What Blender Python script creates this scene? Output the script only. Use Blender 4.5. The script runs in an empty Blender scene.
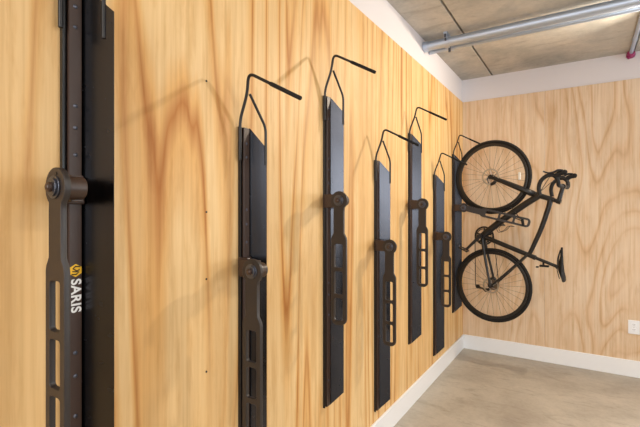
import bpy, bmesh, math, random
from mathutils import Vector, Matrix
random.seed(4)
S = 1.08            # one scene unit of measured distance = 1.08 m
ZF = 1.3137         # eye height above the floor in those units
C = bpy.context.scene.collection
PI = math.pi

# ------------------------------------------------------------------ materials
def lin(c):
    return tuple(((v/255)/12.92 if v/255 <= 0.04045 else ((v/255+0.055)/1.055)**2.4) for v in c) + (1,)
def mat(name, col, rough=.5, metal=0.0, spec=.5, coat=0.0, var=.05):
    m = bpy.data.materials.new(name); m.use_nodes = True
    b = m.node_tree.nodes['Principled BSDF']
    b.inputs['Base Color'].default_value = lin(col)
    b.inputs['Roughness'].default_value = rough
    b.inputs['Metallic'].default_value = metal
    b.inputs['Specular IOR Level'].default_value = spec
    b.inputs['Coat Weight'].default_value = coat
    # slight procedural unevenness of the finish
    nt = m.node_tree
    n = nt.nodes.new('ShaderNodeTexNoise'); n.inputs['Scale'].default_value = 35
    tc = nt.nodes.new('ShaderNodeTexCoord'); nt.links.new(tc.outputs['Object'], n.inputs['Vector'])
    mr = nt.nodes.new('ShaderNodeMapRange')
    mr.inputs['To Min'].default_value = max(0.02, rough-var); mr.inputs['To Max'].default_value = min(1, rough+var)
    nt.links.new(n.outputs['Fac'], mr.inputs['Value']); nt.links.new(mr.outputs['Result'], b.inputs['Roughness'])
    return m
def nodes(name):
    m = bpy.data.materials.new(name); m.use_nodes = True
    nt = m.node_tree
    return m, nt, nt.nodes['Principled BSDF']
def math_n(nt, op, a, b=None):
    n = nt.nodes.new('ShaderNodeMath'); n.operation = op
    for i, v in enumerate((a, b)):
        if v is None: continue
        if isinstance(v, (int, float)): n.inputs[i].default_value = v
        else: nt.links.new(v, n.inputs[i])
    return n.outputs[0]
def noise(nt, vec, scale, detail=2, rough=.5, dist=0):
    n = nt.nodes.new('ShaderNodeTexNoise'); n.inputs['Scale'].default_value = scale
    n.inputs['Detail'].default_value = detail; n.inputs['Roughness'].default_value = rough
    n.inputs['Distortion'].default_value = dist
    nt.links.new(vec, n.inputs['Vector']); return n.outputs['Fac']
def ramp(nt, fac, stops):
    r = nt.nodes.new('ShaderNodeValToRGB'); nt.links.new(fac, r.inputs['Fac'])
    e = r.color_ramp.elements
    while len(e) < len(stops): e.new(.5)
    for i, (p, c) in enumerate(stops): e[i].position = p; e[i].color = c
    return r.outputs['Color']
def mix(nt, kind, fac, a, b):
    n = nt.nodes.new('ShaderNodeMix'); n.data_type = 'RGBA'; n.blend_type = kind
    if isinstance(fac, (int, float)): n.inputs[0].default_value = fac
    else: nt.links.new(fac, n.inputs[0])
    for i, v in ((6, a), (7, b)):
        if isinstance(v, tuple): n.inputs[i].default_value = v
        else: nt.links.new(v, n.inputs[i])
    return n.outputs[2]

def plywood(name, fx, zf, wobf, bands, pale, mid, dark, seed):
    m, nt, b = nodes(name)
    g = nt.nodes.new('ShaderNodeNewGeometry'); sp = nt.nodes.new('ShaderNodeSeparateXYZ')
    nt.links.new(g.outputs['Position'], sp.inputs[0])
    across = math_n(nt, 'ADD', sp.outputs['X'], sp.outputs['Y'])
    oi = nt.nodes.new('ShaderNodeObjectInfo')
    rnd = math_n(nt, 'MULTIPLY', oi.outputs['Random'], 40)
    def vec(fx, fz, off=0):
        c = nt.nodes.new('ShaderNodeCombineXYZ')
        nt.links.new(math_n(nt, 'MULTIPLY', across, fx), c.inputs[0])
        nt.links.new(math_n(nt, 'ADD', rnd, off+seed), c.inputs[1])
        nt.links.new(math_n(nt, 'MULTIPLY', sp.outputs['Z'], fz), c.inputs[2])
        return c.outputs[0]
    big = noise(nt, vec(fx, zf), 1.0, 2, .45, .15)
    wob = noise(nt, vec(9, zf*2.0, 7), 1.0, 2, .5)
    v = math_n(nt, 'ADD', math_n(nt, 'MULTIPLY', big, bands), math_n(nt, 'MULTIPLY', wob, wobf))
    fr = math_n(nt, 'FRACT', v)
    col = ramp(nt, fr, [(0, mid), (.12, pale), (.50, pale), (.78, mid), (.90, dark), (1, mid)])
    # how strongly the growth rings show changes over the sheet
    st = noise(nt, vec(2.6, .6, 3), 1.0, 2)
    stf = ramp(nt, st, [(.34, (.12,.12,.12,1)), (.56, (1,1,1,1))])
    col = mix(nt, 'MIX', stf, mid_mix(pale, mid), col)
    fine = noise(nt, vec(70, 1.6, 11), 1.0, 3, .6)
    finec = ramp(nt, fine, [(.3, (.84,.78,.70,1)), (.62, (1,1,1,1))])
    col = mix(nt, 'MULTIPLY', .85, col, finec)
    tex = noise(nt, vec(26, 3.2, 23), 1.0, 4, .65, .3)
    texc = ramp(nt, tex, [(.32, (.80,.68,.52,1)), (.5, (1,1,1,1)), (.72, (1.0,1.02,1.06,1))])
    col = mix(nt, 'MULTIPLY', .55, col, texc)
    blot = noise(nt, vec(1.6, 1.1, 19), 1.6, 3, .55)
    blc = ramp(nt, blot, [(.3, (.93,.86,.76,1)), (.62, (1,1,1,1))])
    col = mix(nt, 'MULTIPLY', .8, col, blc)
    nt.links.new(col, b.inputs['Base Color'])
    b.inputs['Roughness'].default_value = .5; b.inputs['Specular IOR Level'].default_value = .3
    bp = nt.nodes.new('ShaderNodeBump'); bp.inputs['Strength'].default_value = .05; bp.inputs['Distance'].default_value = .002
    nt.links.new(fine, bp.inputs['Height']); nt.links.new(bp.outputs[0], b.inputs['Normal'])
    return m
def mid_mix(a, b): return tuple((a[i]*.62+b[i]*.38) for i in range(4))

M = {}
M['ply_left'] = plywood('pine_plywood', 2.0, .12, .9, 17, lin((232,200,148)), lin((225,179,114)), lin((186,124,60)), 0)
M['ply_far'] = plywood('pine_plywood_wavy', 1.7, .5, .5, 13, lin((230,208,182)), lin((226,197,164)), lin((212,178,142)), 5)

def concrete(name, a, b_, c, rough, sc, bump, marks=False):
    m, nt, b = nodes(name)
    g = nt.nodes.new('ShaderNodeNewGeometry')
    n1 = noise(nt, g.outputs['Position'], sc, 6, .6, .4)
    col = ramp(nt, n1, [(.3, a), (.5, b_), (.72, c)])
    n2 = noise(nt, g.outputs['Position'], sc*14, 4, .7)
    sp = ramp(nt, n2, [(.35, (.84,.84,.84,1)), (.6, (1,1,1,1))])
    col = mix(nt, 'MULTIPLY', .6, col, sp)
    if marks:       # long smears and pits
        mp = nt.nodes.new('ShaderNodeMapping'); mp.inputs['Scale'].default_value = (3.2, 9, 3)
        nt.links.new(g.outputs['Position'], mp.inputs[0])
        n3 = noise(nt, mp.outputs[0], 1.0, 5, .65, .8)
        sm = ramp(nt, n3, [(.33, (.74,.72,.70,1)), (.46, (1,1,1,1)), (.66, (1.0,1.0,1.0,1)), (.75, (.86,.85,.84,1))])
        col = mix(nt, 'MULTIPLY', .75, col, sm)
    nt.links.new(col, b.inputs['Base Color'])
    mr = nt.nodes.new('ShaderNodeMapRange'); mr.inputs['To Min'].default_value = rough-.08; mr.inputs['To Max'].default_value = rough+.1
    nt.links.new(n1, mr.inputs['Value']); nt.links.new(mr.outputs['Result'], b.inputs['Roughness'])
    bp = nt.nodes.new('ShaderNodeBump'); bp.inputs['Strength'].default_value = bump; bp.inputs['Distance'].default_value = .004
    nt.links.new(n2, bp.inputs['Height']); nt.links.new(bp.outputs[0], b.inputs['Normal'])
    return m
M['floor'] = concrete('floor_concrete', lin((158,148,135)), lin((177,168,154)), lin((192,183,169)), .5, 2.4, .08, True)
M['ceil'] = concrete('cast_concrete', lin((160,160,156)), lin((190,186,178)), lin((212,204,192)), .8, 2.2, .3, True)
M['gap'] = mat('joint_shadow_gap', (40, 37, 34), .9)
M['paint'] = mat('white_wall_paint', (219, 215, 219), .6)
M['base'] = mat('white_trim_paint', (238, 239, 241), .4)
M['black'] = mat('satin_black_steel', (22, 22, 24), .32, .0, .5)
M['tray'] = mat('satin_black_tray', (68, 69, 74), .27, 1.0, .5, var=.01)
M['bronze'] = mat('dark_bronze_powder_coat', (60, 42, 33), .42, .0, .5)
M['arm'] = mat('dark_taupe_powder_coat', (42, 36, 34), .42, .0, .5)
M['wire'] = mat('black_wire_coating', (24, 23, 24), .4)
M['rubber'] = mat('black_rubber', (26, 25, 25), .75, 0, .3)
M['steel'] = mat('bolt_steel', (96, 100, 112), .3, .9)
M['galv'] = mat('galvanised_steel', (190, 203, 222), .48, .85)
M['carbon'] = mat('matt_black_frame_paint', (19, 19, 21), .34, 0, .5)
M['crank'] = mat('anodised_crank_metal', (62, 66, 74), .3, .8)
M['silver'] = mat('brushed_silver_metal', (176, 174, 172), .3, 1)
M['spoke'] = mat('spoke_steel', (120, 108, 96), .35, .7)
M['tape'] = mat('black_bar_tape', (24, 23, 24), .7)
M['white'] = mat('white_ink', (235, 235, 232), .5)
M['yellow'] = mat('yellow_ink', (240, 188, 40), .5)
M['ink'] = mat('dark_ink', (30, 26, 24), .5)
M['plastic'] = mat('white_plastic', (238, 240, 244), .35)
M['magenta'] = mat('magenta_sealing_collar', (158, 50, 105), .5)
M['reflector'] = mat('white_reflector_plastic', (225, 225, 220), .2)
M['slot'] = mat('dark_socket_slot', (110, 112, 118), .6)

# ------------------------------------------------------------------ mesh helpers
def link(name, bm, m, parent=None, smooth=False, bevel=0, seg=2):
    me = bpy.data.meshes.new(name)
    bmesh.ops.recalc_face_normals(bm, faces=bm.faces[:])
    bm.to_mesh(me); bm.free(); me.materials.append(m)
    if smooth:
        for p in me.polygons: p.use_smooth = True
        me.set_sharp_from_angle(angle=math.radians(40))
    o = bpy.data.objects.new(name, me); C.objects.link(o)
    if parent: o.parent = parent
    if bevel:
        md = o.modifiers.new('bevel', 'BEVEL'); md.width = bevel; md.segments = seg; md.limit_method = 'ANGLE'
    return o
def box(bm, x0, x1, y0, y1, z0, z1):
    v = [bm.verts.new((x, y, z)) for x in (x0, x1) for y in (y0, y1) for z in (z0, z1)]
    for f in ((0,1,3,2), (4,6,7,5), (0,4,5,1), (2,3,7,6), (0,2,6,4), (1,5,7,3)):
        bm.faces.new([v[i] for i in f])
def prism(bm, pts, dirv):
    d = Vector(dirv); a = [bm.verts.new(Vector(p)) for p in pts]; b = [bm.verts.new(Vector(p)+d) for p in pts]
    n = len(a); bm.faces.new(a); bm.faces.new(b[::-1])
    for i in range(n): bm.faces.new((a[i], a[(i+1) % n], b[(i+1) % n], b[i]))
def fillet(pts, r, n=6):
    pts = [Vector(p) for p in pts]; out = [pts[0]]
    for i in range(1, len(pts)-1):
        a, p, b = pts[i-1], pts[i], pts[i+1]
        da, db = (a-p), (b-p); rr = min(r, da.length*.48, db.length*.48)
        A = p+da.normalized()*rr; B = p+db.normalized()*rr
        for k in range(n+1):
            t = k/n; out.append((1-t)**2*A+2*t*(1-t)*p+t*t*B)
    out.append(pts[-1]); return out
def spline(pts, n=8):
    P = [Vector(p) for p in pts]; P = [2*P[0]-P[1]]+P+[2*P[-1]-P[-2]]; out = []
    for i in range(1, len(P)-2):
        for k in range(n):
            t = k/n; a, b, c, d = P[i-1], P[i], P[i+1], P[i+2]
            out.append(.5*((2*b)+(c-a)*t+(2*a-5*b+4*c-d)*t*t+(3*b-a-3*c+d)*t**3))
    out.append(P[-2]); return out
def tube(bm, pts, r, seg=12, closed=False, squash=None):
    pts = [Vector(p) for p in pts]; n = len(pts)
    R = r if isinstance(r, (list, tuple)) else [r]*n
    if len(R) != n: R = [R[0]+(R[-1]-R[0])*i/(n-1) for i in range(n)]
    def tan(i):
        if closed: return (pts[(i+1) % n]-pts[i-1]).normalized()
        return (pts[min(i+1, n-1)]-pts[max(i-1, 0)]).normalized()
    t = tan(0); up = Vector((0, 1, 0)) if abs(t.y) < .9 else Vector((1, 0, 0))
    u = (up-t*up.dot(t)).normalized(); rings = []
    for i in range(n):
        t = tan(i); u = (u-t*u.dot(t)).normalized(); w = t.cross(u)
        su = squash if squash else 1
        rings.append([bm.verts.new(pts[i]+R[i]*(math.cos(2*PI*k/seg)*u*su+math.sin(2*PI*k/seg)*w)) for k in range(seg)])
    for i in range(n if closed else n-1):
        a, b = rings[i], rings[(i+1) % n]
        for k in range(seg): bm.faces.new((a[k], a[(k+1) % seg], b[(k+1) % seg], b[k]))
    if not closed: bm.faces.new(rings[0][::-1]); bm.faces.new(rings[-1])
def disc(bm, c, axis, r, h, seg=28):
    a = Vector(axis).normalized(); tube(bm, [Vector(c)-a*h/2, Vector(c)+a*h/2], r, seg)
def ball(bm, c, r, sc=(1, 1, 1)):
    bmesh.ops.create_uvsphere(bm, u_segments=20, v_segments=12, radius=r, matrix=Matrix.Translation(c) @ Matrix.Diagonal((*sc, 1)))
def lathe_y(bm, c, prof, seg=72):       # closed profile of (radius, y) turned round an axis along y
    rings = []
    for k in range(seg):
        a = 2*PI*k/seg
        rings.append([bm.verts.new((c[0]+r*math.cos(a), c[1]+y, c[2]+r*math.sin(a))) for r, y in prof])
    m = len(prof)
    for k in range(seg):
        A, B = rings[k], rings[(k+1) % seg]
        for j in range(m): bm.faces.new((A[j], A[(j+1) % m], B[(j+1) % m], B[j]))
def curve_plate(name, loops, thick, m, parent, bev=.0012):
    """flat plate in the x-z plane with holes, thickness along y"""
    cu = bpy.data.curves.new(name, 'CURVE'); cu.dimensions = '2D'; cu.fill_mode = 'BOTH'
    cu.extrude = thick/2-bev; cu.bevel_depth = bev; cu.bevel_resolution = 1
    for lp in loops:
        sp = cu.splines.new('POLY'); sp.points.add(len(lp)-1); sp.use_cyclic_u = True
        for p, (x, z) in zip(sp.points, lp): p.co = (x, z, 0, 1)
    t = bpy.data.objects.new('t', cu); C.objects.link(t)
    dg = bpy.context.evaluated_depsgraph_get(); dg.update()
    me = bpy.data.meshes.new_from_object(t.evaluated_get(dg))
    C.objects.unlink(t); bpy.data.objects.remove(t)
    me.transform(Matrix.Rotation(PI/2, 4, 'X')); me.name = name
    me.materials.clear(); me.materials.append(m)
    o = bpy.data.objects.new(name, me); C.objects.link(o); o.parent = parent
    return o
def text_mesh(name, body, size, m, parent, bold=.0):
    cu = bpy.data.curves.new(name, 'FONT'); cu.body = body; cu.size = size; cu.offset = bold
    cu.extrude = .0004; cu.align_x = 'CENTER'; cu.align_y = 'CENTER'; cu.space_character = 1.05
    t = bpy.data.objects.new('t', cu); C.objects.link(t)
    dg = bpy.context.evaluated_depsgraph_get(); dg.update()
    me = bpy.data.meshes.new_from_object(t.evaluated_get(dg))
    C.objects.unlink(t); bpy.data.objects.remove(t)
    me.name = name; me.materials.clear(); me.materials.append(m)
    o = bpy.data.objects.new(name, me); C.objects.link(o); o.parent = parent
    return o
def thing(name, label, cat, loc, rz=0, group=None):
    o = bpy.data.objects.new(name, None); o.empty_display_size = .1; C.objects.link(o)
    o.location = loc; o.rotation_euler = (0, 0, rz)
    o['label'] = label; o['category'] = cat
    if group: o['group'] = group
    return o
def struct(o): o['kind'] = 'structure'; return o

# ------------------------------------------------------------------ room
YB = 4.133*S; ZC = (1.279+ZF)*S; ZP = (1.062+ZF)*S; ZBB = (ZF-1.182)*S
X1 = 4.6; Y0 = -3.2; T = .12; PT = .012
bm = bmesh.new(); box(bm, -T, X1+T, Y0-T, YB+T, -.1, 0); struct(link('floor', bm, M['floor']))
# ceiling: cast slabs with open joints that run along the room
cg = bpy.data.objects.new('ceiling', None); C.objects.link(cg); struct(cg)
edges = [-T, .285, 1.43, 2.57, 3.71, X1+T]
for i in range(5):
    bm = bmesh.new(); box(bm, edges[i]+(0 if i == 0 else .008), edges[i+1]-.008, Y0-T, YB+T, ZC, ZC+.1)
    link('ceiling_slab', bm, M['ceil'], cg, bevel=.003)
bm = bmesh.new(); box(bm, -T, X1+T, Y0-T, YB+T, ZC+.1, ZC+.13); link('joint_backing', bm, M['gap'], cg)
def wall(name, x0, x1, y0, y1):
    bm = bmesh.new(); box(bm, x0, x1, y0, y1, 0, ZC); return struct(link(name, bm, M['paint']))
wl = wall('wall_left', -T-PT, -PT, Y0-T, YB+T)
def holed(name, axis, pos, a0, a1, openings):
    bm = bmesh.new(); e = sorted({a0, a1, *[v for o in openings for v in o[:2]]})
    def bb(u0, u1, z0, z1):
        if axis == 'y': box(bm, u0, u1, pos-T, pos, z0, z1)
        else: box(bm, pos, pos+T, u0, u1, z0, z1)
    for u0, u1 in zip(e, e[1:]):
        op = [o for o in openings if o[0] <= u0 and o[1] >= u1]
        if op: bb(u0, u1, 0, op[0][2]); bb(u0, u1, op[0][3], ZC)
        else: bb(u0, u1, 0, ZC)
    return struct(link(name, bm, M['paint']))
W1 = (.35, 2.5, .95, 2.6)     # window in the wall behind the camera
W2 = (1.6, 4.0, .8, 2.4)      # window in the right-hand wall
W3 = (1.66, 2.06, 1.0, 2.0)    # added unseen window in the far wall, throws rack shadows leftwards
wb = holed('wall_back', 'y', YB+PT+T, -PT, X1, [W3])
holed('wall_rear', 'y', Y0, -PT, X1, [W1])
holed('wall_right', 'x', X1, Y0-T, YB+T, [W2])
def window(name, axis, pos, w):
    bm = bmesh.new(); u0, u1, z0, z1 = w; t = .05
    def bb(a, b, c, d):
        if axis == 'y': box(bm, a, b, pos-.08, pos-.03, c, d)
        else: box(bm, pos+.03, pos+.08, a, b, c, d)
    bb(u0, u0+t, z0, z1); bb(u1-t, u1, z0, z1); bb(u0+t, u1-t, z0, z0+t); bb(u0+t, u1-t, z1-t, z1)
    m_ = (u0+u1)/2; bb(m_-.02, m_+.02, z0+t, z1-t)
    struct(link(name, bm, M['base']))
window('window_1', 'y', Y0, W1); window('window_2', 'x', X1, W2)
window('added_window_3', 'y', YB+PT+.09, W3)
# plywood sheets
def sheet(par, m, a0, a1, axis):
    bm = bmesh.new(); g = .0008
    if axis == 'left': box(bm, -PT, 0, a0+g, a1-g, .02, ZP)
    else: box(bm, a0+g, a1-g, YB, YB+PT, .02, ZP)
    return link('plywood_sheet', bm, m, par)
ys = [Y0, -1.84, -.62, .60, 1.82, 3.04, 4.26, YB]; lefts = []
for a, b in zip(ys, ys[1:]): lefts.append(sheet(wl, M['ply_left'], a, b, 'left'))
for a, b in ((0, .752), (.752, 1.66)): sheet(wb, M['ply_far'], a, b, 'back')
# sheets round the added window of the far wall
def panel(x0, x1, z0, z1):
    bm = bmesh.new(); box(bm, x0+.0008, x1-.0008, YB, YB+PT, z0, z1); link('plywood_sheet', bm, M['ply_far'], wb)
panel(1.66, 2.06, .02, W3[2]); panel(1.66, 2.06, W3[3], ZP); panel(2.06, 3.28, .02, ZP); panel(3.28, 3.7, .02, ZP); panel(3.7, X1, .02, ZP)
# screw heads in the sheet between the first two racks
for z in (.41, .0, -.21, -.50, -.78):
    bm = bmesh.new(); disc(bm, (.0005, .975, (z+ZF)*S), (1, 0, 0), .0035, .002, 10)
    link('screw_head', bm, M['ink'], lefts[3])
bm = bmesh.new(); box(bm, 0, .014, Y0, YB, 0, ZBB); struct(link('baseboard_left', bm, M['base'], bevel=.003))
bm = bmesh.new(); box(bm, .014, X1, YB-.014, YB, 0, ZBB); struct(link('baseboard_back', bm, M['base'], bevel=.003))

# ------------------------------------------------------------------ rack
L = 1.413*S
YC = [.473, 1.044, 1.588, 2.126, 2.656, 3.195, 3.742]
HI, LO = -.886, -1.121
PIV = (.120*S, -.060*S, .935*S)
def arm_plate(parent):
    """slotted arm, pivot at the origin, hanging down -z"""
    R = .038*S; lp = []; nx = -.001*S; nw = .0235*S; ww = .036*S
    def up(a0, a1, cx, cz, r, n):
        return [(cx+r*math.cos(a0+(a1-a0)*k/n), cz+r*math.sin(a0+(a1-a0)*k/n)) for k in range(n+1)]
    lp += up(math.radians(-52), math.radians(232), 0, 0, R, 30)
    lp += [(nx-nw, -.050*S), (nx-nw, -.140*S), (nx-ww+.002, -.158*S), (nx-ww, -.168*S)]
    rb = .028*S; zb = -.527*S
    lp += up(PI, PI*1.5, nx-ww+rb, zb+rb, rb, 7)
    lp += up(PI*1.5, PI*2, nx+ww-rb, zb+rb, rb, 7)
    lp += [(nx+ww, -.168*S), (nx+ww-.002, -.158*S), (nx+nw, -.140*S), (nx+nw, -.045*S)]
    loops = [lp]
    for z0, z1 in ((-.184, -.286), (-.300, -.399), (-.413, -.510)):
        z0 *= S; z1 *= S; r = .009*S; hw = .0215*S; s = []
        for cx, cz, a in ((nx+hw-r, z0-r, 0), (nx-hw+r, z0-r, PI/2), (nx-hw+r, z1+r, PI), (nx+hw-r, z1+r, PI*1.5)):
            s += up(a, a+PI/2, cx, cz, r, 5)
        loops.append(s[::-1])
    return curve_plate('locking_arm', loops, .013, M['arm'], parent)
def make_rack(label, loc):
    r = thing('bike_rack', label, 'bike rack', loc, 0, 'wall mounted bike racks')
    # fin of the wheel tray, corners cut off at both ends
    ax, ay = .0*S, .042*S; bx_, by = .070*S, .067*S; c0, c1 = .062*S, .072*S; x1 = .012*S; y1 = ay+(by-ay)*x1/bx_
    bm = bmesh.new()
    pts = [(ax, ay, 0), (x1, y1, 0), (bx_, by, c0), (bx_, by, L-c1), (x1, y1, L), (ax, ay, L)]
    prism(bm, pts, (-.0012, .003, 0))
    lip = Vector((-.0012, .003, 0))
    link('wheel_guide_fin', bm, M['tray'], r)
    bm = bmesh.new(); box(bm, 0, .004, 0, .052*S, 0, L)
    box(bm, .004, .012, 0, .003, 0, L)
    link('back_plate', bm, M['black'], r, bevel=.0006)
    bm = bmesh.new(); box(bm, .0045, .015*S, .012*S, .0415*S, .002, L-.002)
    link('rail', bm, M['bronze'], r, bevel=.0022)
    for z in (1.357, 1.310, 1.129, 1.079, 1.017, .563, .510, .418, .12):
        bm = bmesh.new(); ball(bm, (.015*S, .0265*S, z*S), .0052, (.45, 1, 1)); link('rivet', bm, M['steel'], r, True)
    # sliding clamp that carries the arm
    px, py, pz = PIV; h = .031*S
    bm = bmesh.new()
    box(bm, 0.0045, .022*S, -.006, .0445*S, pz-h, pz+h); box(bm, .022*S, .050, -.006, .010, pz-h, pz+h)
    link('clamp_bracket', bm, M['bronze'], r, bevel=.003)
    bm = bmesh.new(); box(bm, .034, px-.016, -.028*S, -.0032, pz-h*.9, pz+h*.9)
    disc(bm, (px, -.034*S, pz), (0, 1, 0), .024*S, .040*S)
    link('arm_carrier', bm, M['bronze'], r, True, bevel=.0015)
    arm = arm_plate(r); arm.location = PIV
    bm = bmesh.new(); y = -.0065
    disc(bm, (0, y-.002, 0), (0, 1, 0), .023*S, .004); disc(bm, (0, y-.006, 0), (0, 1, 0), .018*S, .005)
    link('washer', bm, M['steel'], arm, True, bevel=.0008)
    bm = bmesh.new(); disc(bm, (0, y-.011, 0), (0, 1, 0), .0095*S, .008, 18); ball(bm, (0, y-.014, 0), .0075*S, (1, .6, 1))
    link('pivot_bolt', bm, M['bronze'], arm, True)
    bm = bmesh.new(); disc(bm, (.006, -.0068, .027*S), (0, 1, 0), .0035, .002, 12); link('lock_pin', bm, M['ink'], arm)
    # wire hook
    t = L
    bm = bmesh.new(); w = .0052*S
    base = (.072*S, -.026*S, t+.163*S); tip = (.253*S, .012*S, t+.062*S)
    neck = (.050*S, -.010*S, t+.100*S)
    tube(bm, fillet([(.014*S, -.005*S, t-.115*S), (.014*S, -.005*S, t+.02*S), neck, base, tip], .024*S), w, 12)
    tube(bm, fillet([(.072*S, .060*S, t-.13*S), (.072*S, .060*S, t-.002*S), (.056*S, -.003*S, t+.102*S)], .02*S), w*.9, 12)
    hk = link('wheel_hook', bm, M['wire'], r, True)
    bm = bmesh.new(); a, b = Vector(base), Vector(tip)
    tube(bm, [a.lerp(b, .42), a.lerp(b, .45), a.lerp(b, .995), a.lerp(b, 1.01)], [w*1.05, w*1.35, w*1.35, w*1.0], 14)
    link('rubber_sleeve', bm, M['rubber'], hk, True)
    return r
def copy_tree(o, parent=None):
    c = o.copy(); C.objects.link(c)
    if parent: c.parent = parent
    for ch in list(o.children): copy_tree(ch, c)
    return c
labels = [
 'black bike rack nearest the camera at far left, with yellow and white brand mark',
 'low-set black bike rack second from the camera, empty hook above, foot below the photo edge',
 'high-set black bike rack third from the camera, between two low-set racks, whole length showing',
 'low-set black bike rack fourth from the camera, its foot just above the white baseboard',
 'high-set black bike rack fifth from the camera, empty, its hook passing above the pale plywood',
 'low-set empty black bike rack sixth from the camera, next before the one holding the bicycle',
 'black bike rack in the corner that holds the hanging bicycle, locking arm swung out level']
proto = make_rack(labels[0], (0, YC[0]*S, (HI+ZF)*S))
racks = [proto]
for i in range(1, 7):
    r = copy_tree(proto); z = (HI if i % 2 == 0 else LO) - (.012 if i == 6 else 0)
    r.location = (0, YC[i]*S, (z+ZF)*S); r['label'] = labels[i]; racks.append(r)
def child(o, n): return [c for c in o.children if c.name.split('.')[0] == n][0]
child(racks[0], 'wheel_guide_fin').scale.x = 1.42
a7 = child(racks[6], 'locking_arm')
a7.location.y -= .022; a7.rotation_euler = (0, math.radians(-76), 0)
# brand mark on the rail of the nearest rack
rail = child(racks[0], 'rail')
XF = .015*S+.0006
def flat_loop(name, pts, m, x, par):
    bm = bmesh.new(); prism(bm, [(x, a, b) for a, b in pts], (.0005, 0, 0)); return link(name, bm, m, par)
cy, cz = .0268*S, .752*S; rr = .0150*S
hexa = [(cy+rr*math.cos(math.radians(30+60*k)), cz+rr*math.sin(math.radians(30+60*k))) for k in range(6)]
emb = flat_loop('emblem', hexa, M['yellow'], XF-.0004, rail); emb['label'] = 'yellow hexagon emblem'
bm = bmesh.new()
tube(bm, [(XF+.0004, cy+a*rr, cz+b*rr) for a, b in ((.62, .55), (-.05, .62), (-.42, .30), (-.05, .05), (.40, -.28), (.05, -.60), (-.62, -.55))], rr*.10, 6)
tube(bm, [(XF+.0004, cy+a*rr, cz+b*rr) for a, b in ((.55, .12), (.05, -.22), (-.5, -.12))], rr*.09, 6)
link('emblem_stroke', bm, M['ink'], emb)
tx = text_mesh('lettering', 'SARIS', .0305*S, M['white'], rail, .0008)
tx['label'] = 'white SARIS lettering'
# reads downwards: text x -> -z, text up -> +y
tx.matrix_local = Matrix(((0, 0, 1, XF), (0, 1, 0, .0268*S), (-1, 0, 0, .694*S), (0, 0, 0, 1)))

# ------------------------------------------------------------------ bicycle (hangs on the corner rack)
bik = thing('bicycle', 'black drop-bar road bicycle hanging upright by its front wheel in the corner', 'bicycle',
            (.030*S-.001, 3.757*S, ZF*S), math.radians(-8))
# local x = away from the wall (the bicycle's up), local z = its forward, -y = its left side, towards the camera
def wheel(name, c, rotor_r, reflector):
    R = .335
    bm = bmesh.new(); ri = R-.030
    lathe_y(bm, c, [(ri-.026, 0), (ri-.022, -.008), (ri-.004, -.012), (ri, -.010), (ri-.003, 0), (ri, .010), (ri-.004, .012), (ri-.022, .008)])
    w = link(name, bm, M['carbon'], bik, True)
    bm = bmesh.new()
    lathe_y(bm, c, [(R-.0155+.0155*math.cos(a), .0155*math.sin(a)) for a in [2*PI*k/14 for k in range(14)]])
    link('tyre', bm, M['rubber'], w, True)
    bm = bmesh.new(); tube(bm, [(c[0], y, c[2]) for y in (-.05, -.036, -.034, -.028, -.026, .026, .028, .034, .036, .05)],
                           [.009, .009, .022, .022, .012, .012, .022, .022, .009, .009], 20)
    link('hub', bm, M['carbon'], w, True)
    bm = bmesh.new(); rr = rotor_r
    lathe_y(bm, (c[0], -.040, c[2]), [(rr, -.001), (rr, .001), (rr-.013, .001), (rr-.013, -.001)], 48)
    for k in range(6):
        a = 2*PI*k/6; b = a+.5
        tube(bm, [(c[0]+.02*math.cos(a), -.040, c[2]+.02*math.sin(a)), (c[0]+(rr-.010)*math.cos(b), -.040, c[2]+(rr-.010)*math.sin(b))], .0028, 6)
    link('brake_rotor', bm, M['silver'], w)
    for k in range(28):
        side = -1 if k % 2 else 1; a = 2*PI*(k+.25)/28; b = a+(.42 if (k//2) % 2 else -.42)
        bm = bmesh.new()
        tube(bm, [(c[0]+.021*math.cos(b*1.0), side*.031, c[2]+.021*math.sin(b)), (c[0]+(ri-.022)*math.cos(a), side*.002, c[2]+(ri-.022)*math.sin(a))], .0013, 5)
        link('spoke', bm, M['spoke'], w)
    if reflector:
        a = math.radians(-2); rr = .235; bm = bmesh.new()
        box(bm, c[0]+rr-.009, c[0]+rr+.009, -.012, .004, c[2]-.035, c[2]+.030)
        link('wheel_reflector', bm, M['reflector'], w, bevel=.003)
    return w
F = (.337, 0, .316); Rr = (.340, 0, -.662); BB = (.253, 0, -.221)
fw = wheel('front_wheel', F, .075, True); rw = wheel('rear_wheel', Rr, .070, False)
HT0 = (.690, 0, .152); HT1 = (.835, 0, .100)
bm = bmesh.new()
tube(bm, [HT0, HT1], [.024, .021], 18)
tube(bm, spline([(.725, 0, .138), (.60, 0, .055), (.40, 0, -.095), BB]), [.027, .030], 16)
tube(bm, spline([(.812, 0, .106), (.795, 0, .03), (.745, 0, -.13), (.690, 0, -.27), (.650, 0, -.362)]), [.022, .017], 14)
tube(bm, [BB, (.690, 0, -.387)], [.021, .019], 14)
tube(bm, [(BB[0], -.040, BB[2]), (BB[0], .040, BB[2])], .024, 18)
for s in (-1, 1):
    tube(bm, spline([(.640, s*.012, -.360), (.60, s*.022, -.405), (.48, s*.045, -.53), (.36, s*.062, -.650)]), [.011, .008], 10)
    tube(bm, spline([(BB[0]+.005, s*.022, BB[2]-.01), (.275, s*.036, -.33), (.320, s*.058, -.55), (.342, s*.063, -.662)]), [.014, .009], 10)
    disc(bm, (.342, s*.063, -.662), (0, 1, 0), .018, .008)
link('frame', bm, M['carbon'], bik, True)
bm = bmesh.new()
tube(bm, [(.672, 0, .158), (.655, 0, .166)], .026, 16)
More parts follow.
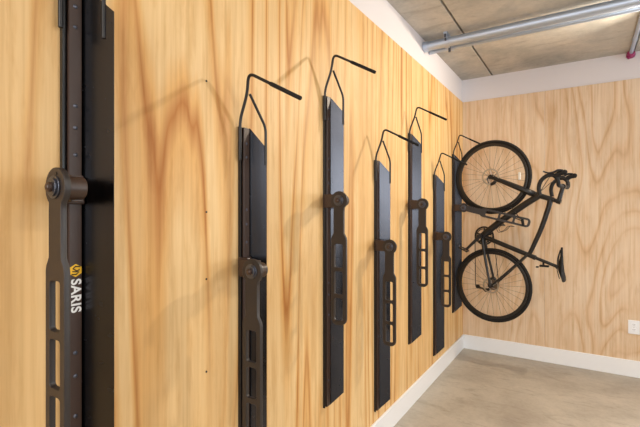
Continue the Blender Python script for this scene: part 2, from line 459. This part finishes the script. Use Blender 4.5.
for s in (-1, 1):
    tube(bm, spline([(.668, s*.012, .160), (.645, s*.040, .172), (.54, s*.054, .222), (.42, s*.058, .278), (.342, s*.060, .314)]), [.027, .013], 12)
    disc(bm, (.339, s*.060, .316), (0, 1, 0), .015, .009)
link('fork', bm, M['carbon'], bik, True)
bm = bmesh.new(); tube(bm, [(.340, -.075, .316), (.340, .075, .316)], .006, 10)
tube(bm, fillet([(.342, -.078, .316), (.325, -.082, .300), (.335, -.084, .255)], .01), .0045, 8); link('quick_release', bm, M['crank'], fw, True)
def caliper(pts):
    bm = bmesh.new(); tube(bm, pts, [.013, .016, .012], 10); return link('brake_caliper', bm, M['carbon'], bik, True)
caliper([(.385, -.052, .275), (.370, -.052, .258), (.345, -.052, .245)])
caliper([(.345, -.052, -.60), (.365, -.052, -.585), (.388, -.052, -.605)])
bm = bmesh.new()
tube(bm, [HT1, (.888, 0, .081)], .017, 14); tube(bm, [(.858, 0, .092), (.888, 0, .081)], .021, 14)
tube(bm, [(.872, 0, .088), (.902, 0, .204)], [.018, .016], 14)
disc(bm, (.904, 0, .208), (0, 1, 0), .022, .045, 18)
link('stem', bm, M['carbon'], bik, True)
bm = bmesh.new()
half = [(.906, .0, .207), (.906, .12, .207), (.906, .180, .212), (.905, .200, .240), (.895, .204, .268), (.868, .206, .290), (.825, .210, .284), (.787, .212, .248), (.772, .214, .195), (.780, .216, .135)]
path = [(a, -b, c) for a, b, c in half[::-1]]+half[1:]
sp_ = spline(path, 7); rad = [.0125 if abs(p.y) < .09 else .0155 for p in sp_]
tube(bm, sp_, rad, 14); hb = link('handlebar', bm, M['tape'], bik, True)
for s in (-1, 1):
    y = s*.206; bm = bmesh.new()
    tube(bm, spline([(.880, y, .272), (.905, y, .292), (.925, y, .302), (.948, y, .305), (.958, y, .312)]), [.020, .017], 14, squash=.85)
    ball(bm, (.952, y, .308), .0175, (1.1, .85, 1.15))
    h = link('brake_hood', bm, M['rubber'], bik, True)
    bm = bmesh.new()
    tube(bm, spline([(.940, y, .322), (.905, y+s*.004, .326), (.875, y+s*.008, .312), (.840, y+s*.012, .308), (.805, y+s*.016, .322)]), [.009, .006], 10, squash=1.5)
    link('brake_lever', bm, M['crank'], h, True)
bm = bmesh.new()
for s in (-1, 1):
    tube(bm, spline([(.93, s*.203, .325), (.86, s*.17, .30), (.80, s*.08, .25), (.75, s*.02, .19), (.71, 0, .15)]), .0025, 6)
tube(bm, spline([(.70, -.02, .16), (.66, -.05, .175), (.55, -.062, .225), (.40, -.064, .275)]), .0025, 6)
link('brake_cable', bm, M['wire'], bik, True)
bm = bmesh.new(); tube(bm, [(.655, 0, -.374), (.862, 0, -.451)], .0136, 14)
tube(bm, [(.682, 0, -.384), (.700, 0, -.391)], .021, 14)
disc(bm, (.866, 0, -.452), (0, 1, 0), .016, .044, 16)
link('seatpost', bm, M['carbon'], bik, True)
# saddle
bm = bmesh.new(); prof = [(-.290, .010, 0), (-.300, .020, .0), (-.36, .024, 0), (-.43, .034, -.002), (-.49, .058, -.001), (-.535, .072, .004), (-.562, .066, .006), (-.570, .04, .004)]
rings = []
for z, hw, dx in prof:
    th = .009+.015*math.exp(-((z+.45)/.07)**2); dx += .010*max(0, (-.45-z)/.12); ring = []
    for k in range(16):
        a = 2*PI*k/16; cx = math.cos(a); ring.append(bm.verts.new((.898+dx+(th*.45 if cx > 0 else th*1.25)*cx, hw*math.sin(a), z)))
    rings.append(ring)
for a, b in zip(rings, rings[1:]):
    for k in range(16): bm.faces.new((a[k], a[(k+1) % 16], b[(k+1) % 16], b[k]))
bm.faces.new(rings[0][::-1]); bm.faces.new(rings[-1])
sad = link('saddle', bm, M['rubber'], bik, True)
bm = bmesh.new()
for s in (-1, 1):
    tube(bm, spline([(.885, s*.008, -.310), (.868, s*.018, -.38), (.866, s*.021, -.43), (.866, s*.022, -.48), (.884, s*.034, -.545)]), .0035, 8)
link('saddle_rail', bm, M['wire'], sad, True)
# rear light under the seatpost
bm = bmesh.new(); box(bm, .730, .800, -.016, .016, -.462, -.446); box(bm, .752, .765, -.010, .010, -.449, -.412)
box(bm, .702, .722, -.012, .012, -.472, -.460)
link('tail_light', bm, M['rubber'], bik, bevel=.003)
# drivetrain, right side is towards the back wall
bm = bmesh.new(); n = 100; cr = .086
lathe_y(bm, (BB[0], .046, BB[2]), [(cr, -.0015), (cr, .0015), (cr-.014, .0015), (cr-.014, -.0015)], 60)
lathe_y(bm, (BB[0], .039, BB[2]), [(.068, -.0015), (.068, .0015), (.060, .0015), (.060, -.0015)], 48)
for k in range(5):
    a = 2*PI*k/5+.3; tube(bm, [(BB[0], .046, BB[2]), (BB[0]+.078*math.cos(a), .046, BB[2]+.078*math.sin(a))], [.011, .006], 8, squash=.5)
link('chainring', bm, M['carbon'], bik, True)
d = Vector((-.70, 0, -.714)).normalized()
for s in (-1, 1):
    y = -.070 if s < 0 else .066; e = Vector((BB[0], y, BB[2])) + (d if s < 0 else -d)*.170
    bm = bmesh.new(); tube(bm, [(BB[0], y, BB[2]), tuple(e)], [.016, .011], 12, squash=.6)
    disc(bm, (BB[0], y, BB[2]), (0, 1, 0), .020, .016, 18); disc(bm, tuple(e), (0, 1, 0), .014, .014, 16)
    tube(bm, [(BB[0], 0, BB[2]), (BB[0], y, BB[2])], .012, 12)
    ca = link('crank_arm', bm, M['crank'], bik, True)
    bm = bmesh.new(); yo = s*.05
    tube(bm, [tuple(e), (e.x, e.y+yo*1.9, e.z)], .006, 8)
    q = Vector((.9, 0, -.44)) if s < 0 else Vector((.75, 0, -.66)); p2 = Vector((q.z, 0, -q.x))
    for k in (-1, 1):
        tube(bm, [e+q*.030*k+Vector((0, yo*.5, 0)), e+q*.036*k+Vector((0, yo*1.9, 0))], .007, 8)
    for k in (.5, 1.9):
        tube(bm, [e-q*.034+Vector((0, yo*k, 0)), e+q*.034+Vector((0, yo*k, 0))], .006, 8)
    link('pedal', bm, M['carbon'], ca, True)
bm = bmesh.new()
for k in range(7):
    r0 = .022+.0048*k; lathe_y(bm, (Rr[0], .052-.0042*k, Rr[2]), [(r0, -.001), (r0, .001), (.010, .001), (.010, -.001)], 36)
link('cassette', bm, M['spoke'], bik)
J1 = (.268, .058, -.725); J2 = (.190, .058, -.700)
bm = bmesh.new()
tube(bm, [(.330, .072, -.675), (.290, .070, -.715), (.262, .062, -.722)], [.012, .012, .014], 10)
tube(bm, [J1, J2], [.009, .008], 8, squash=.6)
disc(bm, J1, (0, 1, 0), .018, .008, 18); disc(bm, J2, (0, 1, 0), .020, .008, 18)
link('rear_derailleur', bm, M['carbon'], bik, True)
bm = bmesh.new(); ch = []
a0 = math.radians(20)
pts = [(BB[0]+cr*math.cos(a), .046, BB[2]+cr*math.sin(a)) for a in [math.radians(v) for v in range(0, 181, 12)]]
pts += [(.172, .052, -.690), (.178, .056, -.712), (.200, .058, -.716), (.236, .058, -.716), (.262, .058, -.742), (.288, .056, -.728), (.300, .052, -.69), (.318, .046, -.690), (.345, .042, -.698), (.378, .042, -.680), (.384, .042, -.655)]
tube(bm, pts, .0036, 6, closed=True); link('chain', bm, M['carbon'], bik, True)
# wire bottle cage on the down tube
bm = bmesh.new(); base = Vector((.42, 0, -.080)); u = Vector((.62, 0, .47)).normalized(); v = Vector((.60, 0, -.80)).normalized()
# cage stands off towards the inside of the frame triangle
for s in (-1, 1):
    y = s*.030
    q = [base+u*-.02+v*.028+Vector((0, s*.010, 0)), base+u*-.07+v*.035+Vector((0, y, 0)), base+u*-.075+v*.075+Vector((0, y, 0)), base+u*-.02+v*.085+Vector((0, y*1.1, 0)), base+u*.03+v*.075+Vector((0, y, 0)), base+u*.055+v*.10+Vector((0, y*.5, 0))]
    tube(bm, fillet(q, .015), .0026, 7)
tube(bm, [base+u*.055+v*.10+Vector((0, -.015, 0)), base+u*.055+v*.10+Vector((0, .015, 0))], .0026, 7)
tube(bm, [base+u*-.05+v*.020, base+u*.04+v*.020], .007, 8)
link('bottle_cage', bm, M['wire'], bik, True)
# cable lock threaded through the arm's last slot and round the down tube
lk = thing('cable_lock', 'small black cable lock looped round the bicycle down tube and rack arm end', 'lock', (.030*S, 3.757*S, ZF*S), math.radians(-8))
bm = bmesh.new()
loop = [(.585, -.062, -.052), (.560, -.040, -.020), (.520, -.030, .030), (.470, .034, .045), (.440, .036, .010), (.450, .030, -.03), (.500, .03, -.045), (.560, .012, -.065), (.600, -.015, -.075), (.610, -.040, -.068)]
tube(bm, spline(loop+[loop[0]], 6)[:-1], .0042, 8, closed=True); link('cable', bm, M['wire'], lk, True)
bm = bmesh.new(); tube(bm, [(.606, -.045, -.058), (.604, -.045, -.070), (.612, -.045, -.112), (.616, -.045, -.118)], [.009, .012, .011, .007], 14); link('lock_body', bm, M['rubber'], lk, True)

# ------------------------------------------------------------------ ceiling conduits
def conduit(label, y, r, x0):
    t = thing('metal_conduit', label, 'pipe', (0, y, (1.222+ZF)*S))
    bm = bmesh.new(); tube(bm, [(x0, 0, 0), (X1, 0, 0)], r, 24); link('pipe', bm, M['galv'], t, True)
    bm = bmesh.new(); tube(bm, [(x0+.0, 0, 0), (x0+.035, 0, 0)], r*1.12, 24); link('end_collar', bm, M['galv'], t, True, bevel=.001)
    return t
big = conduit('thick galvanised conduit running under the concrete ceiling from the left wall', 3.01*S, .033*S, -.010)
thin = conduit('thin galvanised conduit running behind the thick one under the ceiling', 3.135*S, .014*S, -.010)
cl = thing('pipe_clamp', 'small steel clamp with bolt holding the two conduits to the ceiling', 'clamp', (.175, 3.01*S, ZC))
zc = -(1.279-1.222)*S
bm = bmesh.new()
def ring(bm, y, r, w):
    lathe = [(r, -w), (r+.003, -w), (r+.003, w), (r, w)]; n = 32; R = []
    for k in range(n):
        q = 2*PI*k/n; R.append([bm.verts.new((x, y+a*math.cos(q), zc+a*math.sin(q))) for a, x in lathe])
    for k in range(n):
        for j in range(4): bm.faces.new((R[k][j], R[k][(j+1) % 4], R[(k+1) % n][(j+1) % 4], R[(k+1) % n][j]))
ring(bm, 0, .0375*S, .014)
link('strap', bm, M['galv'], cl, True)
bm = bmesh.new(); ring(bm, .125*S, .018*S, .014); link('strap', bm, M['galv'], cl, True)
bm = bmesh.new(); box(bm, -.014, .014, -.06, .15, -.012, 0); box(bm, -.012, .012, -.058, -.040, -.045, -.012)
link('mounting_plate', bm, M['galv'], cl, bevel=.001)
bm = bmesh.new(); disc(bm, (0, -.05, -.030), (0, 0, 1), .013, .026, 6); disc(bm, (0, -.05, -.05), (0, 0, 1), .007, .03, 12); link('bolt', bm, M['steel'], cl)
bm = bmesh.new(); disc(bm, (0, .060*S, zc-.030), (0, 0, 1), .010, .05, 12)
link('bolt', bm, M['steel'], cl)
rp = thing('sprinkler_pipe', 'thin grey ceiling pipe at the right edge, entering the wall through a magenta collar', 'pipe', (1.306*S, YB, (1.262+ZF)*S))
bm = bmesh.new(); tube(bm, [(0, -.80*S, 0), (0, 0, 0)], .015, 16); link('pipe', bm, M['galv'], rp, True)
bm = bmesh.new(); tube(bm, [(0, -.36*S, 0), (0, -.32*S, 0)], .018, 16); link('coupling', bm, M['galv'], rp, True)
bm = bmesh.new(); tube(bm, [(0, -.05, -.004), (0, 0, -.004)], [.024, .034], 18); tube(bm, [(-.03, -.02, -.02), (-.015, -.03, -.045)], .008, 8); link('wall_collar', bm, M['magenta'], rp, True)

# ------------------------------------------------------------------ outlet
x0 = 1.391; zt = (ZF*S)-.944+.012; zb = zt-.118
ot = thing('wall_outlet', 'white double power outlet low on the far plywood wall at the right edge', 'outlet', (x0+.04, YB, (zt+zb)/2))
bm = bmesh.new(); box(bm, -.04, .04, -.006, 0, -.059, .059); link('cover_plate', bm, M['plastic'], ot, bevel=.003)
for s in (-1, 1):
    bm = bmesh.new(); box(bm, -.016, .016, -.0085, -.005, s*.022-.0145, s*.022+.0145); sk = link('socket', bm, M['plastic'], ot, bevel=.002)
    bm = bmesh.new()
    for k in (-1, 1): box(bm, k*.006-.0012, k*.006+.0012, -.009, -.008, s*.022-.001, s*.022+.008)
    disc(bm, (0, -.0086, s*.022-.008), (0, 1, 0), .0022, .001, 10); link('slot', bm, M['slot'], sk)
bm = bmesh.new(); disc(bm, (0, -.0065, 0), (0, 1, 0), .003, .002, 12); link('screw', bm, M['silver'], ot)

# ------------------------------------------------------------------ lights
def area(name, loc, rot, sx, sy, power, col=(1, 1, 1)):
    l = bpy.data.lights.new(name, 'AREA'); l.shape = 'RECTANGLE'; l.size = sx; l.size_y = sy; l.energy = power; l.color = col
    o = bpy.data.objects.new(name, l); C.objects.link(o); o.location = loc; o.rotation_euler = rot; return o
area('daylight_rear', ((W1[0]+W1[1])/2, Y0-.10, (W1[2]+W1[3])/2), (PI/2, 0, 0), W1[1]-W1[0], W1[3]-W1[2], 80, (.95, .98, 1))
area('added_daylight_far', ((W3[0]+W3[1])/2, YB+PT+T+.03, (W3[2]+W3[3])/2), (-PI/2, 0, 0), W3[1]-W3[0], W3[3]-W3[2], 25, (1, .96, .92))  # light of the window added in the far wall
area('daylight_right', (X1+.10, (W2[0]+W2[1])/2, (W2[2]+W2[3])/2), (0, PI/2, 0), W2[3]-W2[2], W2[1]-W2[0], 42, (.90, .98, 1))
for i, (x, y) in enumerate(((.8, -1.5), (2.6, 1.0))):  # unseen fixtures added to fill the room and reflect in the rack fins
    f = thing('added_ceiling_light', ['added white ceiling light behind the camera', 'added white ceiling light right of the camera'][i], 'light', (x, y, ZC), 0, 'added ceiling lights')
    bm = bmesh.new(); box(bm, -.16, .16, -.62, .62, -.06, 0); link('housing', bm, M['base'], f, bevel=.005)
    area('added_lamp', (x, y, ZC-.066), (0, 0, 0), .28, 1.2, 27, (1, .97, .93))
dl = thing('downlight', 'round black ceiling downlight near the far wall, right of view', 'light', (1.56, 3.62, ZC))
bm = bmesh.new(); disc(bm, (0, 0, -.06), (0, 0, 1), .075, .12, 32); link('can', bm, M['black'], dl, True, bevel=.003)
ld = bpy.data.lights.new('bulb', 'AREA'); ld.shape = 'DISK'; ld.size = .14; ld.energy = 54; ld.color = (1, .86, .68)
lo = bpy.data.objects.new('bulb', ld); C.objects.link(lo); lo.location = (1.56, 3.62, ZC-.124); lo.rotation_euler = (math.radians(-38), math.radians(-14), 0)
lo.rotation_euler = (Vector((0, 1.6, 1.3))-lo.location).to_track_quat('-Z', 'Y').to_euler()
w = bpy.data.worlds.new('world'); bpy.context.scene.world = w; w.use_nodes = True
bg = w.node_tree.nodes['Background']; bg.inputs[0].default_value = (.85, .92, 1, 1); bg.inputs[1].default_value = 1.0

# ------------------------------------------------------------------ camera
cam = bpy.data.cameras.new('camera'); co = bpy.data.objects.new('camera', cam); C.objects.link(co)
cam.sensor_width = 36; cam.lens = 36*415/640; cam.shift_y = -(213.5-212)/640; cam.clip_start = .05
co.location = (1.0*S, 0, ZF*S); co.rotation_euler = (PI/2, 0, math.radians(32.6))
sc = bpy.context.scene; sc.camera = co
sc.view_settings.view_transform = 'Standard'; sc.view_settings.look = 'None'; sc.view_settings.gamma = 1
sc.view_settings.use_curve_mapping = False; sc.view_settings.exposure = 0.30
